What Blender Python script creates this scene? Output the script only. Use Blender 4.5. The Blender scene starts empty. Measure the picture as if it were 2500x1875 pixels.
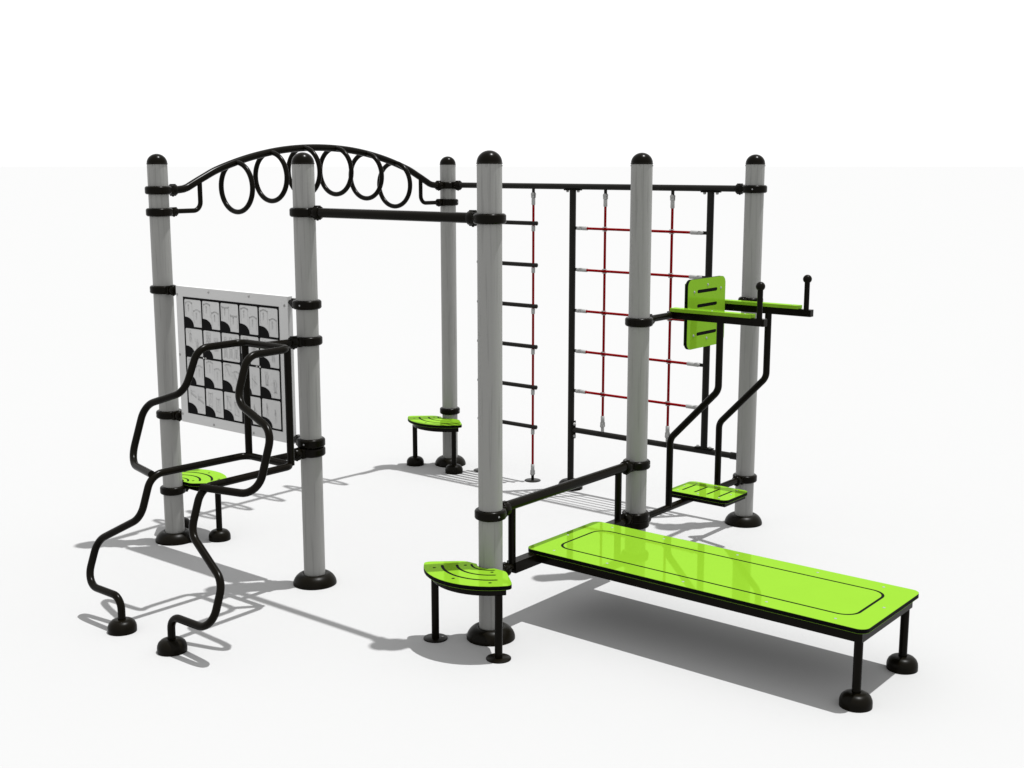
import bpy, bmesh, math, random
from mathutils import Vector, Matrix
PI = math.pi
sc = bpy.context.scene

# ------------------------------------------------------------------ camera
cam = bpy.data.cameras.new("camera"); cam_ob = bpy.data.objects.new("camera", cam)
sc.collection.objects.link(cam_ob)
cam.sensor_fit = 'HORIZONTAL'; cam.sensor_width = 36.0
cam.lens = 3016.853 / 2500.0 * 36.0
cam.clip_start = 0.1; cam.clip_end = 100000.0
cam_ob.location = (-4.61443, -3.88021, 2.38521)
cam_ob.rotation_euler = (math.radians(90 - 10.001), 0, math.atan2(0.62970686, 0.77683284) - PI / 2)
sc.camera = cam_ob

# ------------------------------------------------------------------ light: even white studio sky and one sun
SUN_DIR = Vector((0.44, -0.365, 2.45)).normalized()
world = bpy.data.worlds.new("World"); sc.world = world; world.use_nodes = True
wn, wl = world.node_tree.nodes, world.node_tree.links
bgn = wn['Background']
bgn.inputs['Color'].default_value = (1, 1, 1, 1); bgn.inputs['Strength'].default_value = 0.87   # even white studio sky
sun = bpy.data.lights.new("sun", 'SUN'); sun.energy = 4.80; sun.angle = math.radians(0.7); sun.color = (1.0, 1.0, 0.995)
sun_ob = bpy.data.objects.new("sun", sun); sc.collection.objects.link(sun_ob)
sun_ob.rotation_euler = SUN_DIR.to_track_quat('Z', 'Y').to_euler(); sun_ob.location = (6, -6, 12)
vs = sc.view_settings; vs.view_transform = 'Standard'; vs.look = 'None'; vs.exposure = 0.35; vs.gamma = 1; vs.use_curve_mapping = False
sc.cycles.max_bounces = 6; sc.cycles.diffuse_bounces = 4; sc.cycles.glossy_bounces = 3
sc.cycles.use_denoising = True

# ------------------------------------------------------------------ materials
def mat(name, col, rough=0.5, spec=0.5, metal=0.0, tint=None, noise=None, bump=None):
    m = bpy.data.materials.new(name); m.use_nodes = True
    n, l = m.node_tree.nodes, m.node_tree.links
    b = n['Principled BSDF']
    b.inputs['Base Color'].default_value = (*col, 1); b.inputs['Roughness'].default_value = rough
    b.inputs['Specular IOR Level'].default_value = spec; b.inputs['Metallic'].default_value = metal
    if tint: b.inputs['Specular Tint'].default_value = (*tint, 1)
    t = n.new('ShaderNodeTexCoord')
    if noise:   # (scale xyz, amount, lo, hi)
        scl, amt, lo, hi = noise
        mp = n.new('ShaderNodeMapping'); mp.inputs['Scale'].default_value = scl
        nz = n.new('ShaderNodeTexNoise'); nz.inputs['Scale'].default_value = 1.0; nz.inputs['Detail'].default_value = 4
        rmp = n.new('ShaderNodeValToRGB'); rmp.color_ramp.elements[0].position = lo; rmp.color_ramp.elements[1].position = hi
        rmp.color_ramp.elements[0].color = (col[0] * amt, col[1] * amt, col[2] * amt, 1); rmp.color_ramp.elements[1].color = (*col, 1)
        l.new(t.outputs['Object'], mp.inputs[0]); l.new(mp.outputs[0], nz.inputs['Vector']); l.new(nz.outputs['Fac'], rmp.inputs['Fac']); l.new(rmp.outputs['Color'], b.inputs['Base Color'])
    if bump:
        bz = n.new('ShaderNodeTexNoise'); bz.inputs['Scale'].default_value = bump[0]; bz.inputs['Detail'].default_value = 3
        bp = n.new('ShaderNodeBump'); bp.inputs['Strength'].default_value = bump[1]; bp.inputs['Distance'].default_value = bump[2]
        l.new(t.outputs['Object'], bz.inputs['Vector']); l.new(bz.outputs['Fac'], bp.inputs['Height']); l.new(bp.outputs['Normal'], b.inputs['Normal'])
    return m
M = {}
M['ground'] = mat('white_ground', (0.3235, 0.3235, 0.3240), 0.95, 0.0, noise=((0.7, 0.7, 0.7), 0.998, 0.3, 0.7))
M['post'] = mat('grey_painted_post', (0.200, 0.200, 0.192), 0.42, 0.22, noise=((75, 75, 2.6), 0.82, 0.33, 0.46))  # dark vertical streaks in the base colour imitate reflections on the posts
M['black'] = mat('black_powder_coat', (0.0030, 0.0024, 0.0012), 0.24, 0.055, noise=((9, 9, 9), 0.8, 0.35, 0.65))
M['rubber'] = mat('black_matt_plastic', (0.0034, 0.0027, 0.0013), 0.34, 0.06, noise=((14, 14, 14), 0.8, 0.35, 0.65))
M['dark_tube'] = mat('dark_grey_powder_coat', (0.0110, 0.0105, 0.0092), 0.32, 0.06, noise=((9, 9, 9), 0.8, 0.35, 0.65))
def green_plastic():
    m = bpy.data.materials.new('lime_green_plastic'); m.use_nodes = True; n, l = m.node_tree.nodes, m.node_tree.links
    n.remove(n['Principled BSDF']); out = n['Material Output']
    t = n.new('ShaderNodeTexCoord'); nz = n.new('ShaderNodeTexNoise'); nz.inputs['Scale'].default_value = 6.0
    r = n.new('ShaderNodeValToRGB'); r.color_ramp.elements[0].position = .4; r.color_ramp.elements[1].position = .6
    r.color_ramp.elements[0].color = (.140, .283, .0145, 1); r.color_ramp.elements[1].color = (.142, .287, .0148, 1)
    d = n.new('ShaderNodeBsdfDiffuse'); g = n.new('ShaderNodeBsdfGlossy'); g.inputs['Roughness'].default_value = 0.03; g.inputs['Color'].default_value = (.46, .86, .14, 1)
    f = n.new('ShaderNodeFresnel'); f.inputs['IOR'].default_value = 1.45; mx = n.new('ShaderNodeMixShader')
    l.new(t.outputs['Object'], nz.inputs['Vector']); l.new(nz.outputs['Fac'], r.inputs['Fac']); l.new(r.outputs['Color'], d.inputs['Color'])
    l.new(f.outputs[0], mx.inputs[0]); l.new(d.outputs[0], mx.inputs[1]); l.new(g.outputs[0], mx.inputs[2]); l.new(mx.outputs[0], out.inputs['Surface'])
    return m
M['green'] = green_plastic()
M['flat_plate'] = mat('dark_plate_paint', (0.010, 0.0095, 0.008), 0.8, 0.0, noise=((9, 9, 9), 0.8, 0.35, 0.65))
M['core'] = mat('black_board_core', (0.0016, 0.0016, 0.0016), 0.6, 0.03, noise=((20, 20, 20), 0.8, 0.4, 0.6))
M['steel'] = mat('brushed_steel', (0.22, 0.22, 0.225), 0.45, 0.3, 0.0, noise=((60, 60, 60), 0.9, 0.4, 0.6))
M['alu'] = mat('grey_alloy_fitting', (0.26, 0.26, 0.255), 0.45, 0.3, noise=((60, 60, 60), 0.92, 0.4, 0.6))
M['rope'] = mat('red_braided_rope', (0.165, 0.0022, 0.0030), 0.9, 0.0, noise=((260, 260, 260), 0.88, 0.40, 0.55))
M['panel'] = mat('light_grey_panel', (0.44, 0.44, 0.437), 0.5, 0.15, noise=((3, 3, 3), 0.98, 0.4, 0.6))
M['ink'] = mat('black_print', (0.0016, 0.0016, 0.0018), 0.6, 0.05, noise=((20, 20, 20), 0.8, 0.4, 0.6))
M['line'] = mat('grey_print', (0.33, 0.33, 0.327), 0.6, 0.1, noise=((20, 20, 20), 0.9, 0.4, 0.6))
M['line_dark'] = mat('dark_grey_print', (0.22, 0.22, 0.218), 0.6, 0.1, noise=((20, 20, 20), 0.9, 0.4, 0.6))

# ------------------------------------------------------------------ mesh helpers
col = sc.collection
class MB:
    def __init__(s): s.v, s.f, s.sm, s.mi = [], [], [], []
    def add(s, vs, fs, smooth=False, mi=0):
        o = len(s.v); s.v += [tuple(v) for v in vs]
        for f in fs: s.f.append(tuple(i + o for i in f)); s.sm.append(smooth); s.mi.append(mi)
        return s
    def box(s, a, b, mi=0):
        x0, y0, z0 = a; x1, y1, z1 = b
        if x0 > x1: x0, x1 = x1, x0
        if y0 > y1: y0, y1 = y1, y0
        if z0 > z1: z0, z1 = z1, z0
        vs = [(x, y, z) for z in (z0, z1) for y in (y0, y1) for x in (x0, x1)]
        return s.add(vs, [(0, 2, 3, 1), (4, 5, 7, 6), (0, 1, 5, 4), (2, 6, 7, 3), (0, 4, 6, 2), (1, 3, 7, 5)], False, mi)
    def bbox(s, a, b, r=0.004, mi=0):    # bevelled box
        bm = bmesh.new(); bmesh.ops.create_cube(bm, size=1)
        c = [(a[i] + b[i]) / 2 for i in range(3)]; d = [abs(b[i] - a[i]) for i in range(3)]
        for v in bm.verts: v.co = Vector((c[0] + v.co.x * d[0], c[1] + v.co.y * d[1], c[2] + v.co.z * d[2]))
        bmesh.ops.bevel(bm, geom=list(bm.edges), offset=min(r, min(d) * 0.45), segments=2, profile=0.6, affect='EDGES')
        bm.verts.index_update()
        s.add([v.co.copy() for v in bm.verts], [[v.index for v in f.verts] for f in bm.faces], False, mi); bm.free(); return s
    def lathe(s, prof, c=(0, 0, 0), axis='Z', n=40, smooth=True, mi=0, sharp=()):
        # prof: (r, h) points from bottom to top
        rings, vs, fs = [], [], []
        for r, h in prof:
            if r < 1e-6: rings.append([len(vs)]); vs.append((0, 0, h)); continue
            rings.append(list(range(len(vs), len(vs) + n)))
            for i in range(n): a = 2 * PI * i / n; vs.append((r * math.cos(a), r * math.sin(a), h))
        for A, B in zip(rings, rings[1:]):
            if len(A) == 1 and len(B) == 1: continue
            for i in range(n):
                j = (i + 1) % n
                if len(A) == 1: fs.append((A[0], B[j], B[i]))
                elif len(B) == 1: fs.append((A[i], A[j], B[0]))
                else: fs.append((A[i], A[j], B[j], B[i]))
        if axis == 'Z': g = lambda p: p
        elif axis == 'X': g = lambda p: (p[2], p[0], p[1])
        elif axis == '-X': g = lambda p: (-p[2], p[1], p[0])
        elif axis == 'Y': g = lambda p: (p[1], p[2], p[0])
        elif axis == '-Z': g = lambda p: (p[0], -p[1], -p[2])
        vs = [tuple(Vector(c) + Vector(g(p))) for p in vs]
        return s.add(vs, fs, smooth, mi)
    def tube(s, pts, r, n=18, closed=False, caps=True, mi=0):
        P = [Vector(p) for p in pts]
        N = len(P); T = []
        for i in range(N):
            if closed: t = P[(i + 1) % N] - P[i - 1]
            elif i == 0: t = P[1] - P[0]
            elif i == N - 1: t = P[-1] - P[-2]
            else: t = (P[i + 1] - P[i]).normalized() + (P[i] - P[i - 1]).normalized()
            T.append(t.normalized())
        u = T[0].orthogonal().normalized() if abs(T[0].z) > 0.99 else Vector((0, 0, 1)).cross(T[0]).normalized()
        vs, fs = [], []
        for i in range(N):
            if i: u = T[i - 1].rotation_difference(T[i]) @ u
            u = (u - u.dot(T[i]) * T[i]).normalized(); w = T[i].cross(u)
            for k in range(n): a = 2 * PI * k / n; vs.append(P[i] + r * (math.cos(a) * u + math.sin(a) * w))
        for i in range(N if closed else N - 1):
            a, b = i * n, ((i + 1) % N) * n
            for k in range(n): q = (k + 1) % n; fs.append((a + k, a + q, b + q, b + k))
        s.add(vs, fs, True, mi)
        if caps and not closed:
            s.add(vs[:n], [tuple(range(n - 1, -1, -1))], False, mi); s.add(vs[-n:], [tuple(range(n))], False, mi)
        return s
    def sphere(s, c, r, n=24, mi=0):
        return s.lathe([(r * math.sin(PI * i / 16), -r * math.cos(PI * i / 16)) for i in range(17)], c, 'Z', n, True, mi)
    def bmesh_of(s, me, mi=None):
        s.add([v.co.copy() for v in me.vertices], [list(p.vertices) for p in me.polygons], False, mi or 0); return s
    def mesh(s, name, mats):
        me = bpy.data.meshes.new(name); me.from_pydata(s.v, [], s.f)
        for m in (mats if isinstance(mats, (list, tuple)) else [mats]): me.materials.append(m)
        me.polygons.foreach_set('use_smooth', s.sm); me.polygons.foreach_set('material_index', s.mi); me.update(); return me

def fillet(pts, rads, seg=8, closed=False):
    P = [Vector(p) for p in pts]; N = len(P)
    if not isinstance(rads, (list, tuple)): rads = [rads] * N
    out = []
    for i in range(N):
        if not closed and i in (0, N - 1): out.append(P[i]); continue
        a, b, c = P[i - 1], P[i], P[(i + 1) % N]
        d0, d1 = (a - b), (c - b); l0, l1 = d0.length, d1.length; d0.normalize(); d1.normalize()
        ang = d0.angle(d1); r = rads[i]
        if r < 1e-5 or ang > PI - 0.02: out.append(b); continue
        t = min(r / math.tan(ang / 2), l0 * 0.49, l1 * 0.49); r = t * math.tan(ang / 2)
        ctr = b + (d0 + d1).normalized() * (r / math.sin(ang / 2))
        s0, s1 = b + d0 * t - ctr, b + d1 * t - ctr
        tot = s0.angle(s1); ax = s0.cross(s1).normalized()
        for k in range(seg + 1): out.append(ctr + Matrix.Rotation(tot * k / seg, 3, ax) @ s0)
    return out

def plate(loops, z0, z1, bevel=0.0):
    """solid plate between z0 and z1 from 2-D outlines; inner outlines become holes (islands nest)"""
    cu = bpy.data.curves.new('c', 'CURVE'); cu.dimensions = '2D'; cu.fill_mode = 'BOTH'
    for lp in loops:
        sp = cu.splines.new('POLY'); sp.points.add(len(lp) - 1); sp.use_cyclic_u = True
        for p, q in zip(sp.points, lp): p.co = (q[0], q[1], 0, 1)
    cu.extrude = (z1 - z0) / 2
    ob = bpy.data.objects.new('c', cu); col.objects.link(ob)
    bpy.context.view_layer.update()
    me = bpy.data.meshes.new_from_object(ob.evaluated_get(bpy.context.evaluated_depsgraph_get()))
    for v in me.vertices: v.co.z += (z0 + z1) / 2
    bpy.data.objects.remove(ob); bpy.data.curves.remove(cu)
    return me
def rrect(x0, y0, x1, y1, r, n=7):
    out = []
    for cx, cy, a0 in ((x1 - r, y1 - r, 0), (x0 + r, y1 - r, 90), (x0 + r, y0 + r, 180), (x1 - r, y0 + r, 270)):
        for k in range(n + 1): a = math.radians(a0 + 90 * k / n); out.append((cx + r * math.cos(a), cy + r * math.sin(a)))
    return out
def circle(cx, cy, r, n=16): return [(cx + r * math.cos(2 * PI * k / n), cy + r * math.sin(2 * PI * k / n)) for k in range(n)]
def slot2(p, q, r, n=6):      # straight stadium slot
    p, q = Vector(p), Vector(q); a0 = math.atan2(q.y - p.y, q.x - p.x); out = []
    for c, s in ((q, -90), (p, 90)):
        for k in range(n + 1): a = a0 + math.radians(s + 180 * k / n); out.append((c.x + r * math.cos(a), c.y + r * math.sin(a)))
    return out
def rpoly(pts, r, seg=6): return [(p.x, p.y) for p in fillet([(a, b, 0) for a, b in pts], r, seg, True)]
def hdpe(loops, z0, z1, side_loops=None):
    """three-layer board: green skins over a black core"""
    mb = MB(); t = 0.0013
    mb.bmesh_of(plate(loops, z1 - t, z1), 0)
    full = [loops[0]]
    mb.bmesh_of(plate(side_loops or loops, z0 + t, z1 - t), 1)
    cx = sum(p[0] for p in loops[0]) / len(loops[0]); cy = sum(p[1] for p in loops[0]) / len(loops[0])
    ins = [(cx + (p[0] - cx) * 0.965, cy + (p[1] - cy) * 0.965) for p in loops[0]]
    mb.bmesh_of(plate([loops[0], ins], z0 + 0.0004, z0 + t - 0.0001), 0)
    return mb

def link(o): col.objects.link(o); return o
def part(name, mb, m, parent, loc=(0, 0, 0), label=None):
    o = link(bpy.data.objects.new(name, mb.mesh(name, m) if isinstance(mb, MB) else mb)); o.parent = parent; o.location = loc
    if label: o['label'] = label
    return o
def copy_to(src, parent, loc=None, rz=None, label=None, skip=()):
    c = link(src.copy()); c.parent = parent
    if loc is not None: c.location = loc
    if rz is not None: c.rotation_euler.z = rz
    if 'label' in c: del c['label']
    if label: c['label'] = label
    for ch in list(kids.get(src.name, [])):
        d = link(ch.copy()); d.parent = c; kids.setdefault(c.name, []).append(d)
    return c
kids = {}
def sub(name, mb, m, parent, loc=(0, 0, 0), label=None):
    o = part(name, mb, m, parent, loc, label); kids.setdefault(parent.name, []).append(o); return o

# ------------------------------------------------------------------ ground
g = MB(); R = 40000.0
xs = [-R, -60, 60, R]
for i in range(3):
    for j in range(3): g.add([(xs[i], xs[j], 0), (xs[i + 1], xs[j], 0), (xs[i + 1], xs[j + 1], 0), (xs[i], xs[j + 1], 0)], [(0, 1, 2, 3)])
go = link(bpy.data.objects.new('ground', g.mesh('ground', M['ground']))); go['kind'] = 'structure'

# ------------------------------------------------------------------ the station
S = 1.333; S2 = 2.666; H = 2.40; PR = 0.0612
root = link(bpy.data.objects.new('fitness_station', None)); root.empty_display_size = 0.3
root['label'] = 'large outdoor fitness frame with six grey posts, black rails and lime green boards'
root['category'] = 'climbing frame'

# post with cap and base cover
pm = MB().lathe([(PR, 0.0), (PR, H - 0.002)], n=48)
for a in (0.4, 2.0, 3.6, 5.2):   # small rivets under the cap
    pm.sphere(((PR) * math.cos(a), (PR) * math.sin(a), H - 0.012), 0.0042, 10)
post_me = pm
pts = {1: (0, S2), 2: (0, S), 3: (S2, S2), 4: (0, 0), 5: (S, 0), 6: (S2, 0)}
plab = {1: 'grey post at the far left beside the exercise board', 2: 'grey post between the exercise board and the pull-up bar',
        3: 'thin looking rear post where ring arch and net beam meet', 4: 'nearest grey post with a green corner step at its foot',
        5: 'grey post behind the head end of the bench', 6: 'rightmost grey post'}
post0 = part('post', post_me, M['post'], root, (0, 0, 0))
cap = [(0.0640, 0.0), (0.0640, 0.0045), (0.0622, 0.0055)] + [(0.0622 * math.cos(a), 0.0055 + 0.0585 * math.sin(a)) for a in [PI / 2 * k / 12 for k in range(1, 12)]] + [(0, 0.064)]
sub('post_cap', MB().lathe(cap, n=48), M['black'], post0, (0, 0, H - 0.004))
fl = [(0.1250, 0.0), (0.1252, 0.008), (0.1225, 0.020), (0.1165, 0.033), (0.107, 0.046), (0.095, 0.0565), (0.083, 0.063), (0.074, 0.0650), (0.067, 0.0635), (0.0617, 0.059)]
fb = MB().lathe(fl, n=56)
sub('base_cover', fb, M['rubber'], post0)
scm = MB().sphere((0, 0, 0), 0.0088, 16); n0 = None  # dark balls sunk into the base cover stand in for its holes
for a in (207, 297, 117, 27):
    a = math.radians(a); l_ = (0.1125 * math.cos(a), 0.1125 * math.sin(a), 0.0215)
    if n0 is None: n0 = sub('base_hole', scm, M['core'], post0, l_)
    else: c = link(n0.copy()); c.parent = post0; c.location = l_; kids[post0.name].append(c)
posts = {4: post0}; post0['label'] = plab[4]
root.location = (0, 0, 0)
for k, (x, y) in pts.items():
    if k != 4: posts[k] = copy_to(post0, root, (x, y, 0), label=plab[k])

# clamp ring round a post with a socket block towards angle a
def clamp(k, z, a=None, sock_r=0.027, h=0.050, reach=0.129, screws=True, two=None, lug=True):
    mb = MB(); o = 0.081; i = PR + 0.0004; hh = h / 2
    prof = [(i, -hh), (o - 0.010, -hh), (o - 0.0035, -hh + 0.004), (o, -hh + 0.010), (o, -hh + 0.0115), (o, hh - 0.0115), (o, hh - 0.010), (o - 0.0035, hh - 0.004), (o - 0.010, hh), (i, hh)]
    mb.lathe(prof, n=48)
    for ang in ([a] if a is not None else []) + ([two] if two is not None else []):
        if not lug: break
        tmp = MB()
        w = sock_r + 0.0085
        tmp.bbox((0.066, -0.034, -hh * 1.10), (0.094, 0.034, hh * 1.10), 0.006)
        tmp.lathe([(0, 0.088), (w, 0.088), (w + 0.0015, 0.092), (w + 0.0015, reach - 0.004), (w - 0.002, reach), (0, reach)], (0, 0, 0), 'X', 28)
        tmp.bbox((0.090, -0.011, w - 0.002), (reach - 0.006, 0.011, w + 0.0045), 0.002)
        tmp.bbox((0.090, -0.011, -w - 0.0045), (reach - 0.006, 0.011, -w + 0.002), 0.002)
        tmp.lathe([(0, -w - 0.009), (0.006, -w - 0.009), (0.0065, -w - 0.002)], (0.106, 0, 0), 'Z', 12)
        ca, sa = math.cos(ang), math.sin(ang)
        mb.add([(x * ca - y * sa, x * sa + y * ca, z_) for x, y, z_ in tmp.v], tmp.f, False)
        for q in range(len(tmp.f)): mb.sm[-len(tmp.f) + q] = tmp.sm[q]
    ob = sub('clamp', mb, M['black'], posts[k], (0, 0, z))
    if screws:
        base = (a if a is not None else 0)
        for da in (PI * 0.60, -PI * 0.60):
            an = base + da
            t2 = MB().lathe([(0, 0.0795), (0.0050, 0.0795), (0.0050, 0.0818), (0.0035, 0.0826), (0, 0.0824)], (0, 0, 0), 'X', 12)
            so = sub('clamp_screw', t2, M['steel'], posts[k], (0, 0, z)); so.rotation_euler.z = an
    return ob
E_, N_, W_, S_ = 0.0, PI / 2, PI, -PI / 2      # +x, +y, -x, -y
clamp(1, 2.239, E_, 0.024, screws=False); clamp(1, 2.105, E_, 0.015, screws=False)
clamp(1, 1.628, S_, 0.018, reach=0.120); clamp(1, 0.835, S_, 0.018, reach=0.120); clamp(1, 0.339, E_, 0.020, reach=0.11, screws=False)
clamp(2, 2.135, S_, 0.026, screws=False); clamp(2, 1.626, N_, 0.014, reach=0.125); clamp(2, 1.423, W_, 0.022, screws=False)
clamp(2, 0.8395, N_, 0.014, reach=0.125); clamp(2, 0.787, W_, 0.022, screws=False)
clamp(3, 2.238, W_, 0.024, two=S_); clamp(3, 2.107, W_, 0.015); clamp(3, 0.445, W_, 0.018, lug=False)
clamp(4, 2.135, N_, 0.026, screws=False); clamp(4, 0.658, E_, 0.028); clamp(4, 0.333, E_, 0.026, two=W_)
clamp(5, 1.504, E_, 0.021, screws=False); clamp(5, 0.664, W_, 0.028); clamp(5, 0.352, W_, 0.026); clamp(5, 0.308, E_, 0.021, screws=False)
clamp(6, 2.239, N_, 0.022); clamp(6, 1.512, W_, 0.021, screws=False); clamp(6, 0.316, W_, 0.021, screws=False)

# ------------------------------------------------------------------ ring arch between the far left and the rear post
mb = MB(); y = S2
import itertools
half = [(0.333, 2.310), (0.479, 2.372), (0.735, 2.445), (1.023, 2.495), (1.333, 2.512)]
bow = [(0.110, 2.239), (0.175, 2.242)]
# smooth bow through measured heights (Catmull-Rom over the symmetric set)
ctrl = [(0.215, 2.253)] + half
full = ctrl + [(S2 - x, z) for x, z in reversed(ctrl[:-1])]
def catmull(P, n=6):
    out = []
    Q = [P[0]] + P + [P[-1]]
    for i in range(1, len(Q) - 2):
        a, b, c, d = [Vector((*p, 0)) for p in Q[i - 1:i + 3]]
        for k in range(n):
            t = k / n; out.append(0.5 * ((2 * b) + (c - a) * t + (2 * a - 5 * b + 4 * c - d) * t * t + (3 * b - a - 3 * c + d) * t ** 3))
    out.append(Vector((*P[-1], 0))); return out
line = [(0.100, 2.239), (0.150, 2.240), (0.185, 2.244)]
line = line + [(p.x, p.y) for p in catmull(full)] + [(S2 - x, z) for x, z in reversed(line)]
arch = part('ring_arch', MB().tube([(x, 0, z) for x, z in line], 0.0238, 22), M['black'], root, (0, y, 0), 'black arched tube with six hanging rings')
ringme = MB().tube([(0, 0.160 * math.cos(2 * PI * k / 56), 0.160 * math.sin(2 * PI * k / 56)) for k in range(56)], 0.0168, 14, closed=True)
def arch_z(x):
    for (x0, z0), (x1, z1) in zip(line, line[1:]):
        if x0 <= x <= x1: return z0 + (z1 - z0) * (x - x0) / (x1 - x0)
rings = []
for i, (x, zb) in enumerate(((0.604, 2.072), (0.895, 2.137), (1.187, 2.172), (1.482, 2.172), (1.780, 2.137), (2.072, 2.072))):
    if i == 0: r0 = sub('ring', ringme, M['black'], arch, (x, 0, zb + 0.1768)); rings.append(r0)
    else: c = link(r0.copy()); c.parent = arch; c.location = (x, 0, zb + 0.1768)
for sgn, x0 in ((1, 0), (-1, S2)):
    q = fillet([(x0 + sgn * 0.10, 0, 2.107), (x0 + sgn * 0.311, 0, 2.107), (x0 + sgn * 0.311, 0, 2.292)], 0.055)
    sub('brace', MB().tube(q, 0.0152, 16), M['black'], arch)

# ------------------------------------------------------------------ pull-up bar
part('pull_up_bar', MB().tube([(0, 0.10, 0), (0, S - 0.10, 0)], 0.0262, 24), M['black'], root, (0, 0, 2.135), 'thick straight black horizontal bar high between two front posts')

# ------------------------------------------------------------------ twin curved climbing rails
RR = 0.0199
cor = [(-0.305, 0.2, 1.428), (-0.596, 0.205, 1.426), (-0.684, 0.217, 1.201), (-0.722, 0.532, 1.096), (-0.828, 0.536, 0.790), (-0.918, 0.211, 0.796)]
low = [(-0.305, 0.195, 0.789), (-0.922, 0.211, 0.794), (-0.997, 0.213, 0.577), (-1.058, 0.532, 0.408), (-1.138, 0.534, 0.184), (-1.140, 0.214, 0.185), (-1.141, 0.214, 0.05)]
rb = MB(); OX = S
def mir(P): return [(x, -v, z) for x, v, z in P]
up = fillet(list(mir(cor))[::-1] + [], 0.001)
# upper loop: one tube runs from the near return, over the crossbar, to the far return
U = list(reversed(mir(cor))) + cor
rad = [0, .11, .11, .11, .095, .06] + [.06, .095, .11, .11, .11, 0]
rb.tube(fillet(U, rad, 9), RR, 20)
rb_up = rb; rb = MB()
L = list(reversed(mir(low))) + low
rad = [0, .075, .10, .11, .11, .095, .055] + [.055, .095, .11, .11, .10, .075, 0]
rb.tube(fillet(L, rad, 9), RR, 20)
rails = part('climbing_rail', rb, M['black'], root, (0, OX, 0), 'twin black tubes that bulge outwards like a lantern beside the exercise board')
sub('upper_loop', rb_up, M['black'], rails)
for s_ in (-1, 1):
    sub('upright', MB().tube([(-0.303, s_ * 0.176, 0.789), (-0.303, s_ * 0.176, 1.43)], RR, 18), M['black'], rails)
for z in (1.423, 0.787):
    sub('stub', MB().tube([(-0.305, 0, z + (0.004 if z > 1 else 0.002)), (-0.10, 0, z)], 0.0208, 18), M['black'], rails)
footprof = [(0.0735, 0.0), (0.0738, 0.022), (0.0722, 0.034), (0.066, 0.048), (0.054, 0.0595), (0.040, 0.0655), (0.026, 0.0668), (0.0195, 0.066)]
foot_me = MB().lathe(footprof, n=40)
ft = sub('foot_cover', foot_me, M['rubber'], rails, (-1.141, -0.214, 0))
c = link(ft.copy()); c.parent = rails; c.location = (-1.141, 0.214, 0)
FOOT = ft.data

# ------------------------------------------------------------------ exercise board
Y0, Y1, Z0, Z1, XF = 1.480, 2.517, 0.808, 1.660, -0.0135
bd = MB()
bd.bbox((XF, Y0, Z0), (XF + 0.004, Y1, Z1), 0.001)
for a, b in (((XF + 0.004, Y0, Z0), (XF + 0.034, Y0 + 0.003, Z1)), ((XF + 0.004, Y1 - 0.003, Z0), (XF + 0.034, Y1, Z1)),
             ((XF + 0.004, Y0 + 0.003, Z0), (XF + 0.034, Y1 - 0.003, Z0 + 0.003)), ((XF + 0.004, Y0 + 0.003, Z1 - 0.003), (XF + 0.034, Y1 - 0.003, Z1))):
    bd.box(a, b)
board = part('exercise_board', bd, M['panel'], root, (0, 0, 0), 'light grey board printed with a black grid of exercise drawings')
GY0, GY1, GZ0, GZ1 = 1.5565, 2.4480, 0.870, 1.5975
def quad_yz(mb, loops, x, th=0.0006):
    me = plate(loops, 0, th)   # drawn in (u = -y, v = z)
    mb.add([(x - v.co.z, -v.co.x, v.co.y) for v in me.vertices], [list(p.vertices)[::-1] if False else list(p.vertices) for p in me.polygons])
# black field with cut-out cells so that the grey board shows through the windows
gap = 0.0125; px_ = (GY1 - GY0 - 0.012) / 5; pz_ = (GZ1 - GZ0 - 0.012) / 4
def cell_rect(c, r):
    u0 = -(GY1 - 0.0115 - c * px_); v1 = GZ1 - 0.0135 - r * pz_
    return u0, v1 - (pz_ - gap), u0 + px_ - gap * 0.95, v1
loops = [[(-GY1, GZ0), (-GY0, GZ0), (-GY0, GZ1), (-GY1, GZ1)]]
for r in range(4):
    for c_ in range(5):
        u0, v0, u1, v1 = cell_rect(c_, r); ch = 0.007
        if (c_, r) == (2, 1): lp = [(u0, v0 + ch), (u0, v1 - ch), (u0 + ch, v1), (u1 - ch, v1), (u1, v1 - ch), (u1, v0 + ch), (u1 - ch, v0), (u0 + ch, v0)][::-1]
        else:
            ex, ez = 0.086, 0.0575
            arc = [(u0 + ex * (math.sin(t) ** 0.9), v0 + ez * (math.cos(t) ** 0.9)) for t in [PI / 2 * k / 12 for k in range(13)]]
            lp = arc + [(u1 - 0.003, v0), (u1, v0 + 0.003), (u1, v1 - ch), (u1 - ch, v1), (u0 + ch, v1), (u0, v1 - ch)]
        loops.append(lp)
gm = MB(); quad_yz(gm, loops, XF - 0.0008)
sub('printed_grid', gm, M['ink'], board)
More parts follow.
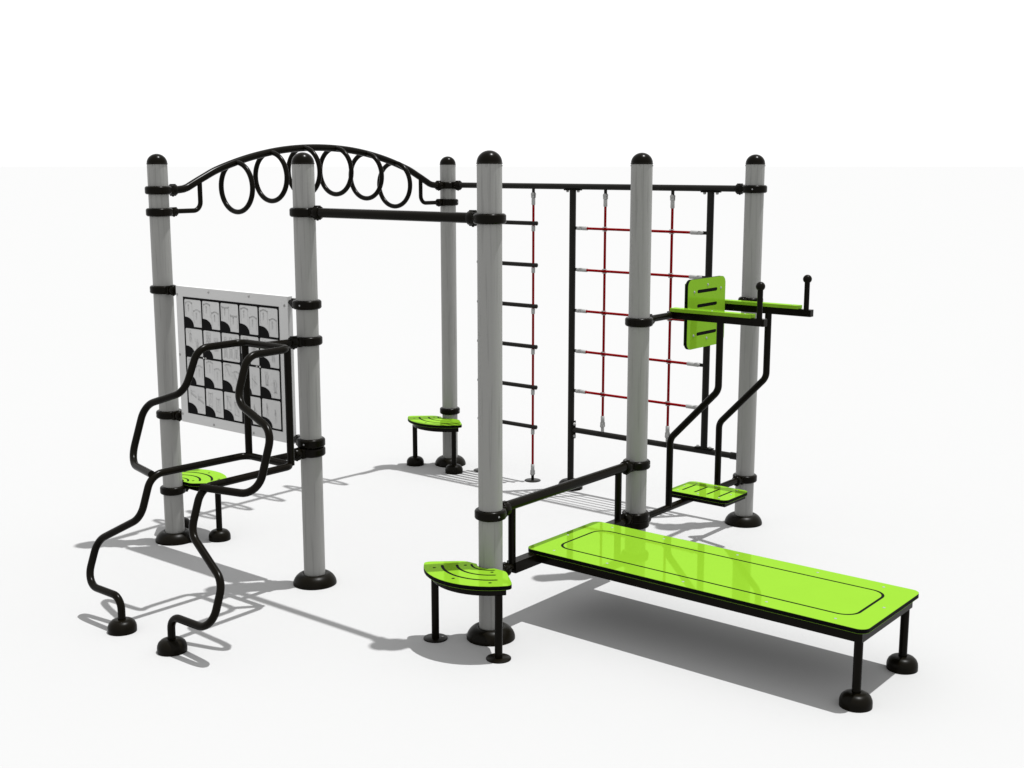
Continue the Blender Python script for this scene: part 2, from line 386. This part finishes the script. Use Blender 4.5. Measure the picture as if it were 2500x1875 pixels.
# thin line drawings, one object for each cell
def stroke(mb, P, w, x=XF - 0.0009):
    for (a0, b0), (a1, b1) in zip(P, P[1:]):
        d = Vector((a1 - a0, b1 - b0)); 
        if d.length < 1e-6: continue
        d.normalize(); nx, ny = -d.y * w / 2, d.x * w / 2
        mb.add([(x, -(a0 + nx), b0 + ny), (x, -(a0 - nx), b0 - ny), (x, -(a1 - nx), b1 - ny), (x, -(a1 + nx), b1 + ny)], [(3, 2, 1, 0)])
def fig(mb, cx, top, h, pose, w=0.0017):
    """small outline figure; pose: 0 hanging, 1 standing, 2 leaning, 3 lying, 4 step"""
    hr = h * 0.075
    head = lambda x, z: stroke(mb, [(x + hr * math.cos(k * PI / 4), z + hr * math.sin(k * PI / 4)) for k in range(9)], w)
    if pose == 0:
        stroke(mb, [(cx - h * .07, top), (cx - h * .08, top - h * .25), (cx - h * .07, top - h * .58), (cx - h * .09, top - h)], w)
        stroke(mb, [(cx + h * .07, top), (cx + h * .08, top - h * .25), (cx + h * .07, top - h * .58), (cx + h * .04, top - h)], w)
        head(cx, top - h * .2); stroke(mb, [(cx - h * .07, top - h * .58), (cx + h * .07, top - h * .58)], w)
    elif pose == 1:
        head(cx, top - hr); z = top - 2 * hr
        stroke(mb, [(cx - h * .04, z), (cx - h * .13, z - h * .06), (cx - h * .17, z - h * .36)], w); stroke(mb, [(cx + h * .04, z), (cx + h * .13, z - h * .06), (cx + h * .17, z - h * .36)], w)
        stroke(mb, [(cx - h * .09, z - h * .08), (cx - h * .08, z - h * .4), (cx - h * .12, z - h * .82), (cx - h * .16, z - h * .84)], w)
        stroke(mb, [(cx + h * .09, z - h * .08), (cx + h * .08, z - h * .4), (cx + h * .12, z - h * .82), (cx + h * .16, z - h * .84)], w)
        stroke(mb, [(cx - h * .02, z - h * .8), (cx, z - h * .44), (cx + h * .02, z - h * .8)], w); stroke(mb, [(cx - h * .08, z - h * .4), (cx + h * .08, z - h * .4)], w)
    elif pose == 2:
        head(cx - h * .22, top - hr)
        stroke(mb, [(cx - h * .2, top - 2 * hr), (cx - h * .02, top - h * .5), (cx + h * .22, top - h * .95)], w); stroke(mb, [(cx - h * .12, top - 2 * hr), (cx + h * .07, top - h * .5), (cx + h * .28, top - h * .92)], w)
        stroke(mb, [(cx - h * .2, top - h * .2), (cx - h * .26, top - h * .55)], w)
    elif pose == 3:
        head(cx - h * .4, top - h * .3); stroke(mb, [(cx - h * .33, top - h * .32), (cx, top - h * .4), (cx + h * .2, top - h * .22), (cx + h * .42, top - h * .5)], w)
        stroke(mb, [(cx - h * .3, top - h * .42), (cx, top - h * .5)], w)
    else:
        head(cx, top - hr); stroke(mb, [(cx, top - 2 * hr), (cx - h * .03, top - h * .5), (cx + h * .12, top - h * .68), (cx + h * .1, top - h * .9)], w)
        stroke(mb, [(cx - h * .03, top - h * .5), (cx - h * .1, top - h * .75), (cx - h * .08, top - h)], w); stroke(mb, [(cx, top - h * .22), (cx + h * .14, top - h * .38)], w)
def icon(c_, r, rnd):
    u0, v0, u1, v1 = cell_rect(c_, r); a, b = MB(), MB(); W = u1 - u0; Hh = v1 - v0
    def frame_icon(x, z, sw, kind):
        # posts
        stroke(a, [(x, z), (x, z - Hh * .47)], 0.0015); stroke(a, [(x + sw, z), (x + sw, z - Hh * .47)], 0.0015)
        stroke(b, [(x, z + .003), (x, z - .006)], 0.0030); stroke(b, [(x + sw, z + .003), (x + sw, z - .006)], 0.0030)
        if kind in ('arch', 'rings', 'ladder'):
            P1 = [(x + sw * t / 8, z - .003 + .0115 * math.sin(PI * t / 8)) for t in range(9)]; P2 = [(p, q - .0055) for p, q in P1]
            stroke(b, P1, .0019)
            stroke(b, P2, .0015)
            if kind != 'arch':
                for t in range(1, 8): stroke(b, [P1[t], (P2[t][0], P2[t][1] - .001)], .0014)
        elif kind == 'bar':
            stroke(b, [(x, z - .004), (x + sw, z - .004)], .0022); stroke(b, [(x, z - .010), (x + sw, z - .010)], .0022)
            for t in (1, 3, 5, 7): stroke(b, [(x + sw * t / 8, z - .004), (x + sw * t / 8, z - .010)], .0012)
        fig(a, x + sw * .42, z - .008, Hh * .28, 0)
    if r == 0:
        kind = ['arch', 'ladder', 'bar', 'rings', 'ladder'][c_]
        frame_icon(u0 + W * .07, v1 - Hh * .12, W * .38, kind); frame_icon(u0 + W * .54, v1 - Hh * .40, W * .38, kind)
    elif (c_, r) == (2, 1):
        for k in range(3): fig(b, u0 + W * (.2 + .3 * k), v1 - Hh * .14, Hh * .78, 1, 0.0019)
    elif r == 1 and c_ in (1, 3):
        for x, z, s_ in ((u0 + W * .16, v1 - Hh * .07, 1.0), (u0 + W * .62, v1 - Hh * .25, .85)):
            w_ = W * .25 * s_; h_ = Hh * .55 * s_
            for t in range(4): stroke(b if t in (0, 3) else a, [(x + w_ * t / 3, z), (x + w_ * t / 3, z - h_)], .0016)
            for t in range(6): stroke(a, [(x, z - h_ * t / 5), (x + w_, z - h_ * t / 5)], .0014)
            fig(a, x + w_ * .5, z - h_ * .25, h_ * .7, 1, .0015)
    elif r == 1:
        for x, z in ((u0 + W * .14, v1 - Hh * .05), (u0 + W * .55, v1 - Hh * .35)):
            stroke(a, [(x, z), (x + .003, z - Hh * .12), (x + W * .2, z - Hh * .14), (x + W * .22, z - Hh * .5)], .0017)
            stroke(a, [(x + .012, z - Hh * .14), (x + .014, z - Hh * .42)], .0015); stroke(a, [(x + W * .13, z - Hh * .14), (x + W * .13, z - Hh * .45)], .0015)
            fig(a, x + W * .14, z - Hh * .02, Hh * .45, 4, .0015)
    elif r == 2:
        for x, z in ((u0 + W * .12, v1 - Hh * .10), (u0 + W * .56, v1 - Hh * .32)):
            if c_ < 3:
                P1 = [(x + W * .34 * t / 6, z + .008 * math.sin(PI * t / 6)) for t in range(7)]; stroke(b, P1, .0018); stroke(a, [(p, q - .006) for p, q in P1], .0014)
                for t in (0, 2, 4, 6): stroke(b, [(P1[t][0], P1[t][1] + .004), (P1[t][0], P1[t][1] - .004)], .0026)
                stroke(a, [P1[0], (P1[0][0], z - Hh * .42)], .0012); stroke(a, [P1[-1], (P1[-1][0], z - Hh * .42)], .0012)
                fig(a, x + W * .17, z - .008, Hh * .34, 0 if c_ < 2 else 2, .0015)
            elif c_ == 3:
                stroke(b, [(x, z - Hh * .1), (x + W * .28, z - Hh * .3)], .0022); stroke(a, [(x + .004, z + .01), (x + .004, z - Hh * .5)], .0014); fig(a, x + W * .16, z, Hh * .4, 4, .0015)
            else:
                stroke(a, [(x + W * .1, z), (x + W * .12, z - Hh * .5)], .0015); fig(a, x + W * .2, z - Hh * .02, Hh * .5, 1, .0015); stroke(b, [(x + W * .16, z - Hh * .46), (x + W * .24, z - Hh * .48)], .004)
    else:
        for x, z in ((u0 + W * .14, v1 - Hh * .16), (u0 + W * .58, v1 - Hh * .33)):
            if c_ == 0:
                stroke(b, [(x, z - Hh * .13), (x + W * .34, z - Hh * .28)], .0030); stroke(b, [(x + .004, z - Hh * .09), (x + W * .36, z - Hh * .24)], .0018); stroke(a, [(x + .003, z + .014), (x + .003, z - Hh * .25)], .0014); fig(a, x + W * .15, z + .006, Hh * .24, 3, .0015)
            elif c_ in (1, 2):
                stroke(b, [(x, z), (x + W * .26, z - .003)], .0022); stroke(b, [(x + .004, z + .012), (x + .004, z - Hh * .5)], .0014); stroke(a, [(x + W * .24, z + .012), (x + W * .24, z - Hh * .5)], .0014)
                stroke(b, [(x, z - Hh * .45), (x + W * .24, z - Hh * .5)], .0018); fig(a, x + W * .13, z, Hh * .4, 4 if c_ == 1 else 2, .0015)
            elif c_ == 3:
                stroke(b, [(x + W * .05, z + .01), (x + W * .1, z - Hh * .55)], .0022); fig(a, x + W * .15, z, Hh * .5, 2, .0015)
            else:
                fig(b, x + W * .12, z, Hh * .22, 4, .0018); fig(a, x + W * .14, z - Hh * .08, Hh * .42, 4, .0016)
    m = MB(); m.add(a.v, a.f, False, 0); m.add(b.v, b.f, False, 1)
    return m
rnd = random.Random(3)
for r in range(4):
    for c_ in range(5): sub('exercise_drawing', icon(c_, r, rnd), [M['line'], M['line_dark']], board)
# round rivets
bolt = MB().lathe([(0, 0.006), (0.0035, 0.0057), (0.0063, 0.004), (0.0078, 0.0012), (0.0080, 0)][::-1], (0, 0, 0), '-X', 16)
b0 = None
for yb, zb in ((2.505, 1.607), (2.195, 1.640), (1.820, 1.640), (1.509, 1.607), (2.505, 1.232), (2.246, 1.232), (1.768, 1.232), (1.509, 1.232), (2.505, 0.858), (2.195, 0.826), (1.820, 0.826), (1.509, 0.858)):
    if b0 is None: b0 = sub('bolt', bolt, M['alu'], board, (XF, yb, zb))
    else: c = link(b0.copy()); c.parent = board; c.location = (XF, yb, zb)
ry = MB().lathe([(0, 0.0006), (0.0062, 0.0006), (0.0064, 0)][::-1], (0, 0, 0), '-X', 16)
for yy in (GY1 - 0.0115 - px_ + .006, GY1 - 0.0115 - 4 * px_ + .006):
    sub('white_hole', ry, M['panel'], board, (XF - 0.0016, yy, GZ1 - 0.0135 - 2 * pz_ + .006))
for z in (1.628, 0.8375):
    sub('hinge_pin', MB().tube([(0.004, Y1 - 0.02, z), (0.004, S2 - 0.10, z)], 0.013, 14), M['black'], board)
    sub('hinge_pin', MB().tube([(0.004, Y0 + 0.02, z), (0.004, S + 0.10, z)], 0.013, 14), M['black'], board)

# ------------------------------------------------------------------ quarter-round balance steps
ZT = 0.392
def arc_slot(r, a_half, w=0.0075, n=22):
    out = [((r + w) * math.cos(PI + t), (r + w) * math.sin(PI + t)) for t in [a_half * (2 * k / n - 1) for k in range(n + 1)]]
    inn = [((r - w) * math.cos(PI + t), (r - w) * math.sin(PI + t)) for t in [a_half * (1 - 2 * k / n) for k in range(n + 1)]]
    e1 = [(r * math.cos(PI + a_half) + w * math.cos(PI + a_half + q), r * math.sin(PI + a_half) + w * math.sin(PI + a_half + q)) for q in (PI * .25, PI * .5, PI * .75)]
    e0 = [(r * math.cos(PI - a_half) + w * math.cos(PI - a_half + q), r * math.sin(PI - a_half) + w * math.sin(PI - a_half + q)) for q in (PI * 1.25, PI * 1.5, PI * 1.75)]
    return out + e1 + inn + e0
def sector(Ro, ao, xi, yi, notch=0.072, rc=0.032):
    A = [(Ro * math.cos(PI + t), Ro * math.sin(PI + t)) for t in [ao * (2 * k / 16 - 1) for k in range(17)]]   # from +y side to -y side
    B = [(xi, -yi)]
    an = math.acos(min(1, -xi / notch)) if notch > -xi else 0
    C_ = [(notch * math.cos(PI + t), notch * math.sin(PI + t)) for t in [an * (1 - 2 * k / 10) for k in range(11)]]
    D_ = [(xi, yi)]
    P = [(x, y_, 0) for x, y_ in A + B + C_ + D_]
    rad = [rc] + [0] * 15 + [rc] + [rc * .8] + [0] * 11 + [rc * .8]
    return [(p.x, p.y) for p in fillet(P, rad, 6, True)]
def sector_soft(Ro, ao, xi, yi, notch, rc):
    # rounded outer corners made by fitting the fillet between the long arc and the straight side
    n = 14; Pa = []
    co = (Ro - rc)
    # outer arc
    da = math.asin(rc / co) * 0.55
    for k in range(n + 1):
        t = (ao - da) * (2 * k / n - 1); Pa.append((Ro * math.cos(PI + t), Ro * math.sin(PI + t)))
    A0, A1 = Pa[0], Pa[-1]
    corner = (Ro * math.cos(PI + ao), Ro * math.sin(PI + ao)); inner = (xi, -yi)
    def bez(a, b, c, n=7): return [((1 - t) ** 2 * a[0] + 2 * t * (1 - t) * b[0] + t * t * c[0], (1 - t) ** 2 * a[1] + 2 * t * (1 - t) * b[1] + t * t * c[1]) for t in [k / n for k in range(n + 1)]]
    def along(a, b, d): v = Vector((b[0] - a[0], b[1] - a[1])); l = v.length; v /= l; return (a[0] + v.x * d, a[1] + v.y * d)
    s1 = bez(A1, corner, along(corner, inner, rc * 1.0))
    an = math.acos(-xi / notch)
    nstart = (notch * math.cos(PI + an), notch * math.sin(PI + an))
    s2 = bez(along(inner, corner, rc * .6), inner, along(inner, nstart, rc * .6))
    C_ = [(notch * math.cos(PI + t), notch * math.sin(PI + t)) for t in [an * (1 - 2 * k / 12) for k in range(13)]]
    low_ = Pa[n // 2:] + s1[1:] + s2 + C_[:7]     # -y half, from the tip round to the notch centre
    upper = [(x, -y_) for x, y_ in reversed(low_)]
    return low_ + upper[1:-1]
outline = sector_soft(0.340, math.radians(58.5), -0.040, 0.135, 0.070, 0.045)
holes = [circle(-0.221, 0.186, 0.0088), circle(-0.221, -0.181, 0.0088), circle(-0.092, 0.090, 0.0088), circle(-0.092, -0.086, 0.0088), circle(-0.284, 0.002, 0.0088)]
slots = [arc_slot(0.097, math.radians(50), .0062), arc_slot(0.171, math.radians(47), .0072), arc_slot(0.246, math.radians(46.5), .0078)]
core_loops = [outline]
step_board = hdpe([outline] + slots + holes, ZT - 0.022, ZT, core_loops)
# pits under slots: black core top shows through
fr_out = sector_soft(0.300, math.radians(55), -0.088, 0.150, 0.100, 0.012)
step_frame = MB().bmesh_of(plate([fr_out], ZT - 0.062, ZT - 0.0225))
legr = 0.0195
def step(k, rz, covers, label, first=None):
    x, y_ = pts[k]
    f = part('balance_step', step_frame if first is None else first.data, M['black'], root, (x, y_, 0), label)
    f.rotation_euler.z = rz
    sub('step_board', step_board if first is None else kids[first.name][0].data, [M['green'], M['core']], f)
    for s_ in (-1, 1):
        if first is None:
            o = sub('leg', MB().tube([(0, 0, 0.004), (0, 0, ZT - 0.060)], legr, 20), M['black'], f, (-0.191, s_ * 0.210, 0))
        else:
            o = link(kids[first.name][1].copy()); o.parent = f; o.location = (-0.191, s_ * 0.210, 0)
        if covers: o2 = part('foot_cover', MB(), M['rubber'], f, (-0.191, s_ * 0.210, 0)) if False else link(bpy.data.objects.new('foot_cover', FOOT)); o2.parent = f; o2.location = (-0.191, s_ * 0.210, 0); o2.scale = (0.95, 0.95, 1.0)
        else:
            pl = MB().lathe([(0, 0.0), (0.0615, 0.0), (0.0620, 0.001), (0.0620, 0.0052), (0.0610, 0.0060), (0, 0.0060)], n=40)
            sub('foot_plate', pl, M['rubber'], f, (-0.191, s_ * 0.210, 0)); 
            sub('plate_bolt', MB().lathe([(0.0055, 0.006), (0.0050, 0.0085), (0, 0.0088)], n=12), M['alu'], f, (-0.191 + 0.030, s_ * 0.210 - s_ * 0.022, 0))
    return f
st = step(4, 0, False, 'lime green fan-shaped step on disc feet in front of the nearest post')
step(3, 0, True, 'lime green fan-shaped step on domed feet before the rear post', st)
step(1, PI, True, 'lime green fan-shaped step partly hidden behind the far left post', st)

# ------------------------------------------------------------------ bench side frame between the near and the middle front posts
cf = MB().tube([(0.10, 0, 0.668), (S - 0.10, 0, 0.668)], 0.0268, 24)
cfo = part('side_frame', cf, M['black'], root, (0, 0, 0), 'black ladder-like frame low between nearest post and the post behind the bench')
for x in (0.172, 1.146): sub('upright', MB().tube([(x, 0, 0.355), (x, 0, 0.655)], 0.0198, 18), M['black'], cfo)
lb = MB().bbox((0.166, -0.030, 0.304), (1.166, 0.030, 0.364), 0.003)
for q_ in ([(0.10, 0, 0.335), (0.167, 0, 0.335)], [(1.164, 0, 0.335), (S - 0.10, 0, 0.345)]): sub('beam_stub', MB().tube(q_, 0.022, 16), M['black'], cfo)
sub('lower_beam', lb, M['black'], cfo)

# ------------------------------------------------------------------ bench
BX0, BX1, BY0, BY1, BZ = 0.343, 0.998, -1.850, 0.051, 0.385
bf = MB()
fx0, fx1, fy0, fy1 = 0.378, 0.966, -1.822, -0.0305
zt, zb = BZ - 0.0225, BZ - 0.0765
bf.bmesh_of(plate([rrect(fx0, fy0, fx1, fy1, 0.003, 2), rrect(fx0 + 0.05, fy0 + 0.05, fx1 - 0.05, fy1 - 0.05, 0.003, 2)], zb, zt))
bench = part('sit_up_bench', bf, M['black'], root, (0, 0, 0), 'long lime green bench running towards the viewer at the right')
sub('cross_bar', MB().bbox((fx0 + .0505, -0.95, zb + .01), (fx1 - .0505, -0.90, zt - .0005), 0.003), M['black'], bench)
cx0, cy0, cx1, cy1 = 0.462, -1.742, 0.880, -0.058
o1 = rrect(BX0, BY0, BX1, BY1, 0.046, 10); gr1 = rrect(cx0, cy0, cx1, cy1, 0.085, 12); gr2 = rrect(cx0 + .0140, cy0 + .0140, cx1 - .0140, cy1 - .0140, 0.0710, 12)
sub('bench_board', hdpe([o1, gr1, gr2], BZ - 0.022, BZ, [o1]), [M['green'], M['core']], bench)
scr = MB().lathe([(0.0070, -0.0002), (0.0068, 0.0006), (0.0052, 0.0014), (0.0032, 0.0016), (0.0026, 0.0006), (0, 0.0004)], n=16)
s0 = None
for x, y_ in [(x, y_) for x in (0.402, 0.944) for y_ in (-0.100, -0.440, -0.890, -1.341, -1.683)] + [(0.673, 0.010), (0.673, -1.797)]:
    if s0 is None: s0 = sub('screw', scr, M['steel'], bench, (x, y_, BZ))
    else: c = link(s0.copy()); c.parent = bench; c.location = (x, y_, BZ)
for x in (0.404, 0.940):
    sub('leg', MB().tube([(x, -1.797, 0.05), (x, -1.797, zb + 0.002)], 0.0203, 20), M['black'], bench)
    o2 = link(bpy.data.objects.new('foot_cover', FOOT)); o2.parent = bench; o2.location = (x, -1.797, 0)

# ------------------------------------------------------------------ knee raise station between the two right posts
XL, XR, XC = 1.701, 2.296, 1.998
kb = MB().tube([(S + 0.10, 0, 0.318), (S2 - 0.10, 0, 0.318)], 0.0212, 22)
knee = part('knee_raise_station', kb, M['black'], root, (0, 0, 0), 'black knee-raise frame with green back pad, arm pads and foot board')
for x in (XL, XR):
    q = fillet([(x, 0, 0.325), (x, 0.0, 0.752), (x, -0.322, 1.085), (x, -0.322, 1.495)], 0.085, 9)
    sub('support_tube', MB().tube(q, 0.0208, 20), M['black'], knee)
    sub('arm', MB().bbox((x - 0.0215, -0.612, 1.487), (x + 0.0215, 0.030, 1.5305), 0.003), M['black'], knee)
    sub('arm_pad', MB().bbox((x - 0.030, -0.532, 1.5306), (x + 0.030, 0.004, 1.552), 0.002), M['green'], knee)
    for yy in (-0.05, -0.265, -0.48):
        sub('screw', MB().lathe([(0.0052, 0), (0.004, 0.0016), (0, 0.002)], n=12), M['steel'], knee, (x, yy, 1.552))
    sub('grip', MB().tube([(x, -0.573, 1.530), (x, -0.573, 1.692)], 0.0163, 18), M['black'], knee)
    sub('grip_ball', MB().sphere((x, -0.573, 1.714), 0.0268, 28), M['rubber'], knee)
sub('back_bar', MB().tube([(S + 0.10, 0, 1.508), (S2 - 0.10, 0, 1.508)], 0.0205, 20), M['black'], knee)
# back pad, drawn in (x, z), then stood upright
def upright(mb, y0):
    mb.v = [(x, y0 - z, y_) for x, y_, z in mb.v]; mb.f = [tuple(f) for f in mb.f]; return mb
bw0, bw1, bz0, bz1 = XC - 0.224, XC + 0.224, 1.290, 1.713
padl = rrect(bw0, bz0, bw1, bz1, 0.045, 8)
sl = [slot2((XC - 0.104, z), (XC + 0.114, z), 0.0105) for z in (1.637, 1.549, 1.377)]
pad = hdpe([padl] + sl, 0.0, 0.022, [padl]); upright(pad, -0.035)
sub('back_pad', pad, [M['green'], M['core']], knee)
sub('back_plate', MB().bbox((XC - 0.21, -0.034, 1.315), (XC + 0.21, -0.024, 1.69), 0.003), M['black'], knee)
for x, z in ((XC + .008, 1.672), (XC - 0.15, 1.637), (XC + 0.168, 1.640), (XC + .008, 1.342), (XC - 0.15, 1.372), (XC + 0.168, 1.372)):
    t = MB().lathe([(0.0078, 0), (0.0068, 0.0022), (0.003, 0.0030), (0, 0.0026)], n=14); t.v = [(a, -c_, b) for a, b, c_ in t.v]
    sub('screw', t, M['steel'], knee, (x, -0.057, z))
# foot board
fb0 = rrect(1.848, -0.315, 2.146, 0.104, 0.042, 8)
fs = [slot2((1.916, y_), (2.066, y_ ), 0.0075) for y_ in (0.030, -0.057, -0.144, -0.230)]
sub('foot_board', hdpe([fb0] + fs, 0.3605, 0.3825, [fb0]), [M['green'], M['core']], knee)
sub('foot_frame', MB().bbox((1.866, -0.297, 0.3345), (2.128, 0.086, 0.3600), 0.003), M['black'], knee)
for x, y_ in ((2.112, .048), (1.997, .070), (1.884, .049), (2.112, -.097), (1.884, -.097), (2.112, -.243), (1.997, -.265), (1.884, -.245)):
    sub('screw', MB().lathe([(0.0066, 0), (0.0058, 0.0022), (0.003, 0.0028), (0, 0.0020)], n=14), M['steel'], knee, (x, y_, 0.3825))

# ------------------------------------------------------------------ rear beam, rope net, rung ladder
BXX = S2
beam = part('top_beam', MB().tube([(0, 0.10, 0), (0, S2 - 0.10, 0)], 0.0212, 22), M['dark_tube'], root, (BXX, 0, 2.240), 'long dark horizontal tube high along the back above ropes')
def flange_plate(axis):   # small oval plate with two bolt heads
    m = MB(); m.bbox((-0.020, -0.066, -0.004), (0.020, 0.066, 0.004), 0.003); return m
net = MB()
net.tube([(0, 1.456, 0.02), (0, 1.456, 2.215)], 0.0240, 22)
netp = part('net_frame', net, M['dark_tube'], root, (BXX, 0, 0), 'black frame holding the red rope net')
sub('side_tube', MB().tube([(0, 0.321, 0.473), (0, 0.321, 2.215)], 0.0238, 22), M['dark_tube'], netp)
sub('bottom_tube', MB().tube([(0, 1.432, 0.4525), (0, 0.095, 0.4525)], 0.0208, 22), M['dark_tube'], netp)
for yy, zz in ((1.456, 2.2165), (0.321, 2.2165), (0.321, 0.4745)):
    m = MB().bbox((-0.022, yy - 0.068, zz - 0.004), (0.022, yy + 0.068, zz + 0.004), 0.003); sub('bolt_plate', m, M['flat_plate'], netp)
    sgn = -1 if zz > 1 else 1
    for d in (-0.048, 0.048): sub('bolt', MB().lathe([(0.0105, 0), (0.0105, 0.007), (0.008, 0.0125), (0, 0.0140)], (0, yy + d, zz + sgn * 0.004) if sgn > 0 else (0, yy + d, zz + sgn * 0.004), '-Z' if sgn < 0 else 'Z', 14), M['alu'], netp)
m = MB().bbox((-0.022, 1.426, 0.385), (0.022, 1.434, 0.520), 0.003); sub('bolt_plate', m, M['flat_plate'], netp)
for d in (-0.045, 0.045): sub('bolt', MB().sphere((-0.004, 1.420, 0.4525 + d), 0.012, 14), M['alu'], netp)
o2 = link(bpy.data.objects.new('foot_cover', FOOT)); o2.parent = netp; o2.location = (0, 1.456, 0); o2.scale = (1.25, 1.25, 1.05)
sub('beam_socket', MB().tube([(0, 0.112, 0.4525), (0, 0.060, 0.4525)], 0.0245, 20), M['dark_tube'], netp)
# ropes
rr = 0.0090
VY = (1.170, 0.616); HZ = (1.944, 1.645, 1.346, 1.048, 0.750)
def ferrule_v(yv, z_eye, z_end, s_):      # eye piece then sleeve towards z_end
    m = MB(); r = 0.0142
    z1_ = z_eye + s_ * 0.028
    m.lathe([(0, min(z1_, z_end)), (r * .8, min(z1_, z_end)), (r, min(z1_, z_end) + .002), (r, max(z1_, z_end) - .002), (r * .8, max(z1_, z_end)), (0, max(z1_, z_end))], (0, yv, 0), 'Z', 18)
    for d in (-0.0095, 0.0095):
        m.bbox((d - 0.004, yv - 0.013, min(z_eye, z1_) - 0.000), (d + 0.004, yv + 0.013, max(z_eye, z1_)), 0.002)
        m.lathe([(0, d - .0055), (0.0130, d - .0055), (0.0130, d + .0055), (0, d + .0055)], (0, yv, z_eye), 'X', 16)
    return m
def ferrule_h(y_eye, y_end, z):
    s_ = 1 if y_end > y_eye else -1; m = MB(); r = 0.0142; y1_ = y_eye + s_ * 0.028
    a, b = min(y1_, y_end), max(y1_, y_end)
    m.lathe([(0, a), (r * .8, a), (r, a + .002), (r, b - .002), (r * .8, b), (0, b)], (0, 0, z), 'Y', 18)
    for d in (-0.0095, 0.0095):
        m.bbox((d - 0.004, min(y_eye, y1_), z - 0.013), (d + 0.004, max(y_eye, y1_), z + 0.013), 0.002)
        m.lathe([(0, d - .0055), (0.0130, d - .0055), (0.0130, d + .0055), (0, d + .0055)], (0, y_eye, z), 'X', 16)
    return m
for yv in VY:
    sub('rope', MB().tube([(0.0, yv, 0.585), (0.0, yv, 2.105)], rr, 14), M['rope'], netp)
    sub('rope_fitting', ferrule_v(yv, 2.182, 2.102, -1), M['alu'], netp)
    sub('rope_fitting', ferrule_v(yv, 0.516, 0.590, 1), M['alu'], netp)
    sub('eye_bar', MB().bbox((-0.0040, yv - 0.0115, 2.170), (0.0040, yv + 0.0115, 2.222), 0.002), M['dark_tube'], netp)
    sub('eye_bar', MB().bbox((-0.0055, yv - 0.0115, 0.468), (0.0055, yv + 0.0115, 0.520), 0.002), M['alu'], netp)
for z in HZ:
    sub('rope', MB().tube([(-0.004, 1.330, z), (-0.004, 0.465, z)], rr, 14), M['rope'], netp)
    sub('rope_fitting', ferrule_h(1.398, 1.322, z), M['alu'], netp)
    sub('rope_fitting', ferrule_h(0.379, 0.468, z), M['alu'], netp)
    sub('eye_bar', MB().bbox((-0.0040, 1.385, z - 0.0115), (0.0040, 1.436, z + 0.0115), 0.002), M['dark_tube'], netp)
    sub('eye_bar', MB().bbox((-0.0040, 0.342, z - 0.0115), (0.0040, 0.392, z + 0.0115), 0.002), M['dark_tube'], netp)
xc = MB()
q = [(0.0155 * math.cos(t), 0.0155 * math.sin(t), 0) for t in [2 * PI * k / 20 for k in range(20)]]
for dz in (-0.0125, 0.0135):
    xc.tube([(a - 0.003, b, dz) for a, b, _ in q], 0.0026, 8, closed=True)
x0_ = None
for yv in VY:
    for z in HZ:
        if x0_ is None: x0_ = sub('cross_clip', xc, M['alu'], netp, (0, yv, z))
        else: c = link(x0_.copy()); c.parent = netp; c.location = (0, yv, z)
# rung ladder hung on two ropes
LY = (1.817, 2.335); RZ = (1.967, 1.657, 1.349, 1.041, 0.731, 0.423)
ropes = {}
for yv, lb_ in zip(LY, ('right red ladder rope', 'left red ladder rope mostly hidden by the nearest post')):
    ropes[yv] = part('ladder_rope', MB().tube([(0, yv, 0.13), (0, yv, 2.105)], rr, 14), M['rope'], root, (BXX, 0, 0), lb_)
for z in RZ:
    rg = MB().tube([(0, 1.792, z), (0, 2.360, z)], 0.0158, 18)
    rg.lathe([(0.0158, 0), (0.0168, -0.003), (0.0160, -0.009), (0.010, -0.0125), (0, -0.0135)], (0, 1.792, z), 'Y', 18)
    part('ladder_rung', rg, M['dark_tube'], root, (BXX, 0, 0))
for yv in LY:
    lado = ropes[yv]
    for z in RZ:
        sub('rope_fitting', MB().lathe([(0, z - 0.058), (0.0125, z - 0.058), (0.0142, z - 0.056), (0.0142, z - 0.018), (0, z - 0.0165)], (0, yv, 0), 'Z', 18), M['alu'], lado)
    sub('rope_fitting', ferrule_v(yv, 2.182, 2.102, -1), M['alu'], lado)
    sub('rope_fitting', ferrule_v(yv, 0.056, 0.130, 1), M['alu'], lado)
    sub('eye_bar', MB().bbox((-0.0040, yv - 0.0115, 2.170), (0.0040, yv + 0.0115, 2.222), 0.002), M['dark_tube'], lado)
    sub('eye_bar', MB().bbox((-0.0050, yv - 0.0110, 0.004), (0.0050, yv + 0.0110, 0.062), 0.002), M['black'], lado)
    sub('base_plate', MB().lathe([(0.0618, 0), (0.062, 0.001), (0.062, 0.004), (0.061, 0.005), (0, 0.005)], (0, yv, 0), 'Z', 36), M['dark_tube'], lado)
